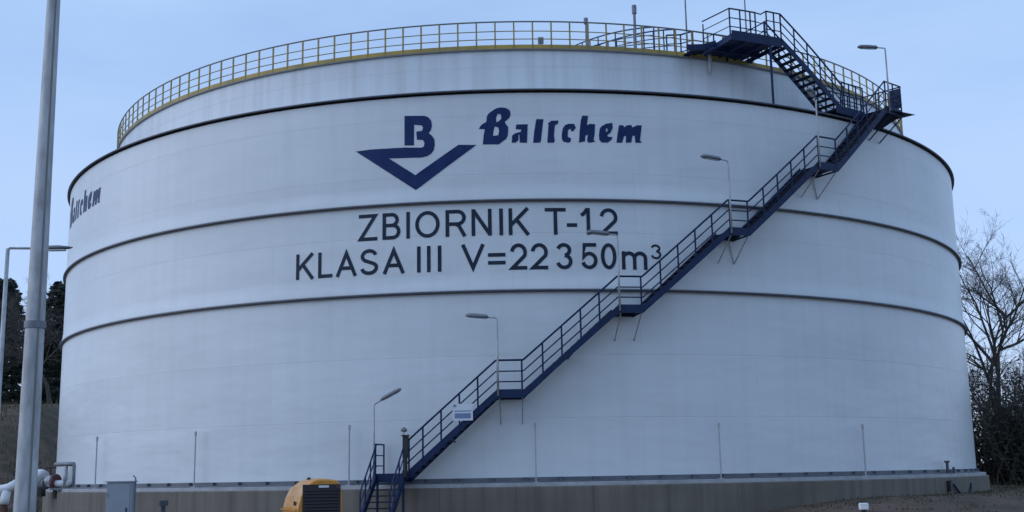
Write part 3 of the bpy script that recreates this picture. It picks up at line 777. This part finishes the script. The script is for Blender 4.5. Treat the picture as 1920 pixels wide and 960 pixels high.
# ------------------------------------------------------------------ yard: mast, lamp, cabinet, compressor, pipework, hose, marker
t = thing('tall_mast', 'tall tapering galvanised mast standing close in the left foreground', 'mast', (-4.10, -53.69, GROUND))
b0 = Vector((-4.10, -53.69, GROUND))
build('pole', MB().tube([b0 + Vector((0, 0, h)) for h in (0, 1.4, 3, 4.5, 6, 9)], .100, 20, .045), M_GALV, t, smooth=True)
build('door', MB().box(b0 + Vector((0, -.098, 1.0)), (.085, .012, .42)), M_GALV, t)
build('cable', MB().tube([b0 + Vector((.07 - .006 * h, -.078 + .0065 * h, h)) for h in (.9, 3, 5, 7, 9)], .009, 6), M_RAILGREY, t)
build('band', MB().tube([b0 + Vector((0, 0, 2.9)), b0 + Vector((0, 0, 2.96))], .089, 20), M_GALVD, t)
build('base_plate', MB().box(b0 + Vector((0, 0, .03)), (.42, .42, .03)), M_GALV, t)
for a in (0, 1, 2, 3): build('anchor_bolt', MB().tube([b0 + Vector((.16 * (-1) ** (a // 2), .16 * (-1) ** a, .03)), b0 + Vector((.16 * (-1) ** (a // 2), .16 * (-1) ** a, .11))], .016, 6), M_GALV, t)

LX, LY, LZ = -10.93, -38.7, 5.29
t = thing('street_lamp', 'grey street lamp with a long arm behind the foreground mast', 'street lamp', (LX, LY, GROUND))
build('pole', MB().tube([(LX, LY, GROUND), (LX, LY, 1.5), (LX, LY, LZ)], .062, 12, .042), M_GALV, t, smooth=True)
build('arm', MB().tube([(LX, LY, LZ - .03), (LX + .04, LY, LZ + .01), (LX + .85, LY, LZ - .01)], .028, 8), M_GALV, t)
mb = MB(); base = 0
for x, hw, hh in ((.74, .04, .03), (.84, .08, .05), (1.1, .10, .055), (1.32, .07, .03), (1.40, .03, .012)):
    for k in range(10):
        w = 2 * pi * k / 10; mb.v.append(Vector((LX + x, LY + hw * cos(w), LZ + hh * sin(w))))
for i in range(4):
    for k in range(10): mb.f.append((i * 10 + k, i * 10 + (k + 1) % 10, (i + 1) * 10 + (k + 1) % 10, (i + 1) * 10 + k))
mb.f.append(tuple(reversed(range(10)))); mb.f.append(tuple(range(40, 50)))
hd = build('lamp_head', mb, M_GALVD, t, smooth=True)
build('lens', MB().box((LX + 1.07, LY, LZ - .055), (.36, .12, .025)), M_DIFF, hd)

CX, CY = -10.05, -33.2
t = thing('electrical_cabinet', 'plain grey electrical cabinet standing in front of the concrete ring wall', 'cabinet', (CX, CY, GROUND))
bevel(build('body', MB().box((CX, CY, GROUND + .80), (.64, .36, 1.52)), M_CAB, t), .012)
build('plinth', MB().box((CX, CY, GROUND + .03), (.60, .32, .10)), M_CONC, t)
for z_ in (.35, 1.25): build('hinge', MB().tube([(CX - .29, CY - .195, GROUND + z_ - .05), (CX - .29, CY - .195, GROUND + z_ + .05)], .014, 6), M_GALVD, t)
build('rain_cap', MB().box((CX, CY - .01, GROUND + 1.575), (.68, .41, .03)), M_CAB, t)
dr = build('door', MB().box((CX - .01, CY - .186, GROUND + .80), (.56, .012, 1.40)), M_CAB, t)
build('handle', MB().box((CX + .2, CY - .20, GROUND + .85), (.03, .025, .16)), M_BLACK, dr)
build('vent_pipe', MB().tube([(CX + .33, CY + .05, GROUND), (CX + .33, CY + .05, GROUND + 1.66), (CX + .27, CY + .05, GROUND + 1.72)], .02, 8), M_GALVD, t)

# mobile compressor: rounded amber canopy, black louvred end
KX, KY = -4.16, -38.2
t = thing('mobile_compressor', 'amber yellow mobile compressor with rounded canopy and black louvred end', 'compressor', (KX, KY, GROUND))
rz = rad(24)
RM = Matrix.Rotation(rz, 3, 'Z')
def K(x, y, z): return Vector((KX, KY, GROUND)) + RM @ Vector((x, y, z))
W2, L2, ZB, ZH = .48, 1.6, .45, 1.56       # half width, length (behind the louvred end), bottom, top
prof_ = [(-W2, ZB), (-W2 - .02, ZB + .3), (-W2, .98), (-W2 + .05, 1.20), (-W2 + .15, 1.40), (-W2 + .32, 1.53), (-.05, ZH), (.16, ZH - .002), (W2 - .13, 1.535), (W2 - .05, 1.46), (W2 - .01, 1.28), (W2, 1.0), (W2 + .015, ZB + .3), (W2, ZB)]
mb = MB(); st = [(0.0, .955), (.03, 1.0), (.5, 1.015), (1.1, 1.0), (L2 - .12, .95), (L2, .84)]
for y, f in st:
    for x, z in prof_: mb.v.append(K(x * f, y, ZB + (z - ZB) * f))
k = len(prof_)
for i in range(len(st) - 1):
    for j in range(k):
        a, b = i * k + j, i * k + (j + 1) % k; mb.f.append((a, b, b + k, a + k))
mb.f.append(tuple(range(k))); mb.f.append(tuple(reversed(range((len(st) - 1) * k, len(st) * k))))
mb.f = [tuple(reversed(f)) for f in mb.f]
cn = bevel(build('canopy', mb, M_YEL, t), .02, 3)
build('waist_ridge', MB().box(K(-W2 - .018, .8, .92), (.03, 1.45, .035), rz), M_YEL, cn)
gr = build('louvre_panel', MB().box(K(.02, -.008, 1.02), (.82, .03, .86), rz), M_BLACK, t)
for i in range(11): build('louvre', MB().box(K(.03, -.03, .64 + i * .068), (.74, .03, .018), m=RM @ Matrix.Rotation(rad(-35), 3, 'X')), M_BLACK, gr)
build('name_plate', MB().box(K(.06, -.03, 1.405), (.22, .012, .045), rz), M_WHITE, gr)
build('marker_lamp', MB().box(K(.36, -.03, 1.39), (.08, .02, .06), rz), M_RED, gr)
build('latch', MB().box(K(-W2 - .012, .28, 1.06), (.03, .07, .09), rz), M_BLACK, cn)
build('exhaust_stub', MB().tube([K(-.12, .55, 1.52), K(-.12, .55, 1.60)], .04, 10), M_BLACK, cn)
build('side_door', MB().box(K(-W2 - .022, .72, .76), (.012, .62, .24), rz), M_YEL, cn)
build('chassis', MB().box(K(0, .8, .40), (.7, 1.7, .1), rz), M_BLACK, t)
for sx in (-1, 1):
    wl = build('wheel', MB().tube([K(sx * .50, .85, .27), K(sx * .64, .85, .27)], .27, 20), M_RUBBER, t)
    build('rim', MB().tube([K(sx * .645, .85, .27), K(sx * .65, .85, .27)], .15, 16), M_GALV, wl)
build('prop_leg', MB().tube([K(0, -.12, .0), K(0, -.12, .42)], .03, 8), M_BLACK, t)
build('drawbar', MB().tube([K(0, .0, .38), K(0, -.5, .36)], .04, 8), M_BLACK, t)

# pipework at the left end of the tank
pw = thing('pipe_manifold', 'white clad pipe with valve housing on dark stands at the left end of the tank', 'pipework', pol(-54, R + 1.6, GROUND))
def PP(u, z, d=0.0):                         # along a line just outside the shell at the left end
    return Vector((-20.85 + u, -12.6 - .35 * u - d, z))
build('main_pipe', MB().tube([PP(.75, .22), PP(1.6, .22), PP(1.9, .22), PP(2.2, .22, -2.2)], .14, 14), M_WHITE, pw, smooth=True)
build('valve_housing', MB().tube([PP(-.02, .40), PP(.06, .48), PP(.62, .48), PP(.70, .42)], .36, 16), M_WHITE, pw, smooth=True)
build('housing_stand', MB().box(PP(.42, -.12), (.62, .5, .38)), M_BLACK, pw)
build('stand_leg', MB().box(PP(.30, -.80), (.15, .15, 1.0)), M_RUST, pw)
build('flange', MB().tube([PP(.84, .25), PP(.92, .25)], .27, 14), M_GALVD, pw)
build('flange', MB().tube([PP(1.30, .28), PP(1.40, .28)], .34, 14), M_RED, pw)
build('valve_body', MB().tube([PP(.94, .35), PP(1.2, .35)], .22, 12), M_GALV, pw)
build('valve_stem', MB().tube([PP(1.08, .4), PP(1.08, .86)], .035, 8), M_BLACK, pw)
hw = MB(); hc_ = PP(1.08, .88)
for i in range(18):
    a0, a1 = 2 * pi * i / 18, 2 * pi * (i + 1) / 18
    hw.tube([hc_ + Vector((.22 * cos(a0), .22 * sin(a0), 0)), hc_ + Vector((.22 * cos(a1), .22 * sin(a1), 0))], .024, 5)
for a in (0, pi / 2): hw.tube([hc_ - Vector((.22 * cos(a), .22 * sin(a), 0)), hc_ + Vector((.22 * cos(a), .22 * sin(a), 0))], .015, 5)
build('hand_wheel', hw, M_BLACK, pw)
build('stand_leg', MB().box(PP(1.34, -.08), (.13, .13, .62)), M_BLACK, pw)
build('pipe_bracket', MB().box(PP(1.7, .0), (1.0, .2, .1)), M_GALVD, pw)
build('frame', MB().tube([PP(1.3, 1.02), PP(2.2, 1.02), PP(2.26, .98), PP(2.26, -.1)], .09, 10), M_GALVD, pw, smooth=True)
build('frame_post', MB().tube([PP(1.82, .95), PP(1.82, .05)], .09, 10), M_GALV, pw, smooth=True)
o = thing('white_pipe', 'white elbow pipe coming out of the ground left of the foreground mast', 'pipe', (-18.6, -19.5, GROUND))
build('elbow', MB().tube([(-20.6, -19.5, .02), (-19.0, -19.5, .05), (-18.75, -19.5, .10), (-18.35, -19.5, .32)], .17, 12), M_WHITE, o, smooth=True)
build('upright', MB().tube([(-18.82, -19.5, .02), (-18.86, -19.5, -.30), (-18.88, -19.5, -.48)], .17, 12), M_WHITE, o, smooth=True)
build('stand', MB().tube([(-18.88, -19.5, -.46), (-18.88, -19.5, GROUND - .1)], .12, 10), M_RUST, o)

# hose sagging on the ring wall at the right
hs = [pol(48.5 + 5.5 * k / 10, R + .57 + .05 * sin(k), -.42 - .5 * sin(pi * k / 10) ** .8) for k in range(11)]
tag(build('hose', MB().tube(hs, .045, 8), M_NAVY, None, smooth=True), 'dark blue hose sagging along the concrete wall at the right end', 'hose')
tag(build('drain_box', MB().box(pol(47.4, R + .58, -.48), (.22, .2, .42), rad(47)).box(pol(47.4, R + .66, -.30), (.16, .06, .1), rad(47)), M_BLACK), 'black drain box on the concrete wall beside the blue hose', 'drain box')
MX, MY = 7.22, -38.7
t = thing('marker_stake', 'short marker stake with a white top, poking up at the lower right', 'marker', (MX, MY, GROUND))
build('stake', MB().box((MX, MY, GROUND + .37), (.08, .08, .74)), M_BLACK, t)
bevel(build('white_cap', MB().box((MX, MY, GROUND + .81), (.18, .14, .14)), M_WHITE, t), .02)
t = thing('standpipe', 'dark iron standpipe in front of the ring wall right of the grey cabinet', 'standpipe', (-9.15, -32.6, GROUND))
build('stem', MB().tube([(-9.15, -32.6, GROUND), (-9.15, -32.6, -.35)], .06, 8), M_RING, t)
build('cap', MB().tube([(-9.15, -32.6, -.36), (-9.15, -32.6, -.22)], .13, 10), M_RING, t)

# ------------------------------------------------------------------ trees
def bare_tree(name, label, x, y, h, seed, spread=1.0, group=None, lean=0.0, levels=5):
    rg = random.Random(seed); z0 = ground_z(x, y) - .1
    t = thing(name, label, 'tree', (x, y, z0), group)
    tr, cr = MB(), MB()
    def grow(p, d, ln, r, lv):
        seg = 3 if lv > 1 else 4; pts = [p]; q = p.copy(); dd = d.copy()
        for _ in range(seg):
            dd = (dd + Vector((rg.gauss(0, .13), rg.gauss(0, .13), rg.gauss(.04, .08)))).normalized()
            q = q + dd * (ln / seg); pts.append(q.copy())
        (tr if lv == 0 else cr).tube(pts, r, 7 if lv == 0 else (5 if lv < 3 else 3), r * (.12 if lv == 0 else .3), caps=False)
        if lv >= levels: return
        n = [12, 6, 5, 4, 3][lv]
        for k in range(n):
            f = rg.uniform(.28, 1.0) if lv == 0 else rg.uniform(.2, 1.0)
            i = min(int(f * seg), seg - 1); pp = pts[i].lerp(pts[i + 1], f * seg - i)
            ax_ = dd.cross(Vector((rg.gauss(0, 1), rg.gauss(0, 1), rg.gauss(0, 1)))).normalized()
            nd = (Matrix.Rotation(rad(rg.uniform(25, 62) * spread), 3, ax_) @ dd).normalized()
            grow(pp, nd, ln * rg.uniform(.42, .66) * (1.05 - .35 * f if lv == 0 else 1), max(r * .5 * (1.1 - .5 * f), .009), lv + 1)
    grow(Vector((x, y, z0)), Vector((lean, 0, 1)).normalized(), h * .68, h * .017, 0)
    build('trunk', tr, M_BARK, t, smooth=True); build('crown', cr, M_TWIG, t)
    return t
def leaf_quads(mb, rg, c, sx, sz, n, size):
    for _ in range(n):
        while True:
            v = Vector((rg.uniform(-1, 1), rg.uniform(-1, 1), rg.uniform(-1, 1)))
            if v.length < 1: break
        p = Vector((c[0] + v.x * sx, c[1] + v.y * sx, c[2] + v.z * sz))
        a = Vector((rg.gauss(0, 1), rg.gauss(0, 1), rg.gauss(0, .6))).normalized(); b = a.orthogonal().normalized()
        s_ = size * rg.uniform(.5, 1.4); mb.face([p - a * s_, p + b * s_ * .5, p + a * s_, p - b * s_ * .5])
def pine(name, label, x, y, h, seed, group):
    rg = random.Random(seed); z0 = ground_z(x, y) - .1
    t = thing(name, label, 'tree', (x, y, z0), group)
    mb = MB().tube([(x, y, z0), (x + rg.uniform(-.2, .2), y, z0 + h * .5), (x, y, z0 + h * .97)], h * .014, 8, .03)
    cr = MB(); n = int(h * 9)
    for k in range(n):
        f = (k + rg.random()) / n; zz = z0 + h * (.03 + .97 * f)
        ln = h * .21 * (1 - f) ** .75 * rg.uniform(.55, 1.15) + .15; a = rg.uniform(0, 2 * pi)
        d = Vector((cos(a), sin(a), rg.uniform(-.25, .15))); p0 = Vector((x, y, zz))
        mb.tube([p0, p0 + d * ln], .03, 3, .01, caps=False)
        for s_ in range(4):
            c = p0 + d * ln * (.3 + .22 * s_); leaf_quads(cr, rg, c, .30 + .10 * (3 - s_) * (1 - f), .17, 15, .16)
    build('trunk', mb, M_PINEBARK, t); build('crown', cr, M_NEEDLE, t)
    return t
PINES = [(-46.5, 33, 11.0, 'dark pine farthest left on the slope, its crown touching the picture edge'),
         (-43.9, 36, 11.6, 'dark pine on the left slope just right of the outermost one'),
         (-41.6, 32, 10.6, 'dark pine on the left slope showing right of the street lamp pole'),
         (-39.6, 37, 11.5, 'dark pine on the left slope hidden mostly by the foreground mast'),
         (-37.4, 33, 10.4, 'dark pine on the left slope showing between foreground mast and tank'),
         (-35.4, 38, 11.0, 'dark pine on the left slope partly behind the tank wall'),
         (-45.2, 41, 12.3, 'tall dark pine in the back row of the left slope, outer one'),
         (-40.4, 43, 12.4, 'tall dark pine in the back row of the left slope, inner one'),
         (-42.4, 40, 11.8, 'dark pine in the back row of the left slope, third of that row'),
         (-37.6, 41, 11.6, 'dark pine in the back row of the left slope, nearest the tank'),
         (-48.5, 50.0, 12.6, 'dark pine in the third row of the left slope, outermost'),
         (-46.2, 52.0, 12.2, 'dark pine in the third row of the left slope, second from the outside'),
         (-44.0, 50.0, 12.8, 'dark pine in the third row of the left slope, in the middle'),
         (-41.6, 53.0, 12.4, 'dark pine in the third row of the left slope, second from the tank'),
         (-39.2, 50.0, 12.2, 'dark pine in the third row of the left slope, nearest the tank'),
         (-49.5, 38, 11.5, 'dark pine of the left slope standing beyond the picture edge')]
for k, (x, y, h, lab) in enumerate(PINES): pine('pine_tree', lab, x, y, h, 11 + k, 'pines on the left slope')
bare_tree('bare_tree', 'grey leafless tree in front of the pines beside the left edge of the tank', -36.6, 29.5, 10.8, 5, 1.0)
RT = [(28.3, 7, 16.5, 31, 'tall leafless tree rising highest beside the right edge of the tank'),
      (31.6, 9, 10.2, 32, 'leafless tree with wide branches right of the tallest bare one'),
      (34.8, 6, 8.6, 33, 'leafless tree near the right picture edge, lower than its neighbours'),
      (30.9, 15, 10.0, 34, 'leafless tree in the back row, half behind the tank wall'),
      (37.5, 14, 9.0, 35, 'leafless tree in the back row at the right picture edge')]
for x, y, h, sd, lab in RT: bare_tree('bare_tree', lab, x, y, h, sd, 1.0, 'bare trees right of the tank', 0.0, 5)
def shrub(label, x, y, w, h, seed):
    rg = random.Random(seed); z0 = ground_z(x, y) - .1
    t = thing('shrub', label, 'shrub', (x, y, z0), 'dark shrubs right of the tank')
    st, lf = MB(), MB()
    for k in range(64):
        a = rg.uniform(0, 2 * pi); p = Vector((x + rg.gauss(0, w * .22), y + rg.gauss(0, w * .22), z0)); q = p.copy(); pts = [p]
        ln = h * rg.uniform(.5, 1.12); d = Vector((cos(a) * .25, sin(a) * .25, 1))
        for s_ in range(5):
            d = (d + Vector((rg.gauss(0, .16), rg.gauss(0, .16), 0))).normalized(); q = q + d * ln / 5; pts.append(q.copy())
            for _ in range(3):
                e = (d + Vector((rg.gauss(0, .8), rg.gauss(0, .8), rg.gauss(.1, .4)))).normalized(); st.tube([q, q + e * rg.uniform(.3, 1.0)], .014, 3, .006, caps=False)
            if s_ < 4 or rg.random() < .4: leaf_quads(lf, rg, q, .6, .55, 17, .12)
        st.tube(pts, .05, 5, .012, caps=False)
    build('stems', st, M_DRY, t); build('foliage', lf, M_SHRUB, t)
SH = [(27.2, 3.0, 3.0, 6.2, 'dark shrub hugging the right edge of the tank'),
      (29.6, 4.5, 3.6, 7.4, 'tallest dark shrub, right of the one that hugs the tank'),
      (32.0, 2.5, 3.4, 5.6, 'dark rounded shrub in the middle of the right-hand thicket'),
      (34.4, 3.5, 3.4, 5.6, 'dark shrub at the right picture edge'),
      (30.8, 9, 4.4, 7.0, 'dark shrub in the back row of the right-hand thicket'),
      (35.6, 10, 4.4, 6.4, 'dark shrub in the back row at the right picture edge'),
      (37.4, 4.5, 3.6, 5.2, 'dark shrub beyond the right picture edge')]
for k, (x, y, w, h, lab) in enumerate(SH): shrub(lab, x, y, w, h, 70 + k)

# dry grass and litter over the bare earth: ground cover, one object
rg = random.Random(4); mb = MB()
def tuft(x, y, n, h):
    z = ground_z(x, y) - .02
    for _ in range(n):
        a = rg.uniform(0, 2 * pi); hh = h * rg.uniform(.4, 1.2); px, py = x + rg.gauss(0, .22), y + rg.gauss(0, .22); w = .03
        mb.face([(px - w * cos(a), py - w * sin(a), z), (px + w * cos(a), py + w * sin(a), z), (px + .3 * hh * sin(a), py - .3 * hh * cos(a), z + hh)])
for _ in range(2600): tuft(rg.uniform(-62, -24), rg.uniform(-14, 34), 5, .42)
for _ in range(800):
    th, r = rg.uniform(16, 100), R + .8 + abs(rg.gauss(0, 3.2)); p = pol(th, r, 0); tuft(p.x, p.y, 4, .11)
for _ in range(600): tuft(rg.uniform(24, 50), rg.uniform(-16, 16), 5, .24)
mb.v = mb.v; o = build('dry_grass', mb, M_DRYGRASS); o['kind'] = 'stuff'; o['label'] = 'dry winter grass and litter on the bare earth'
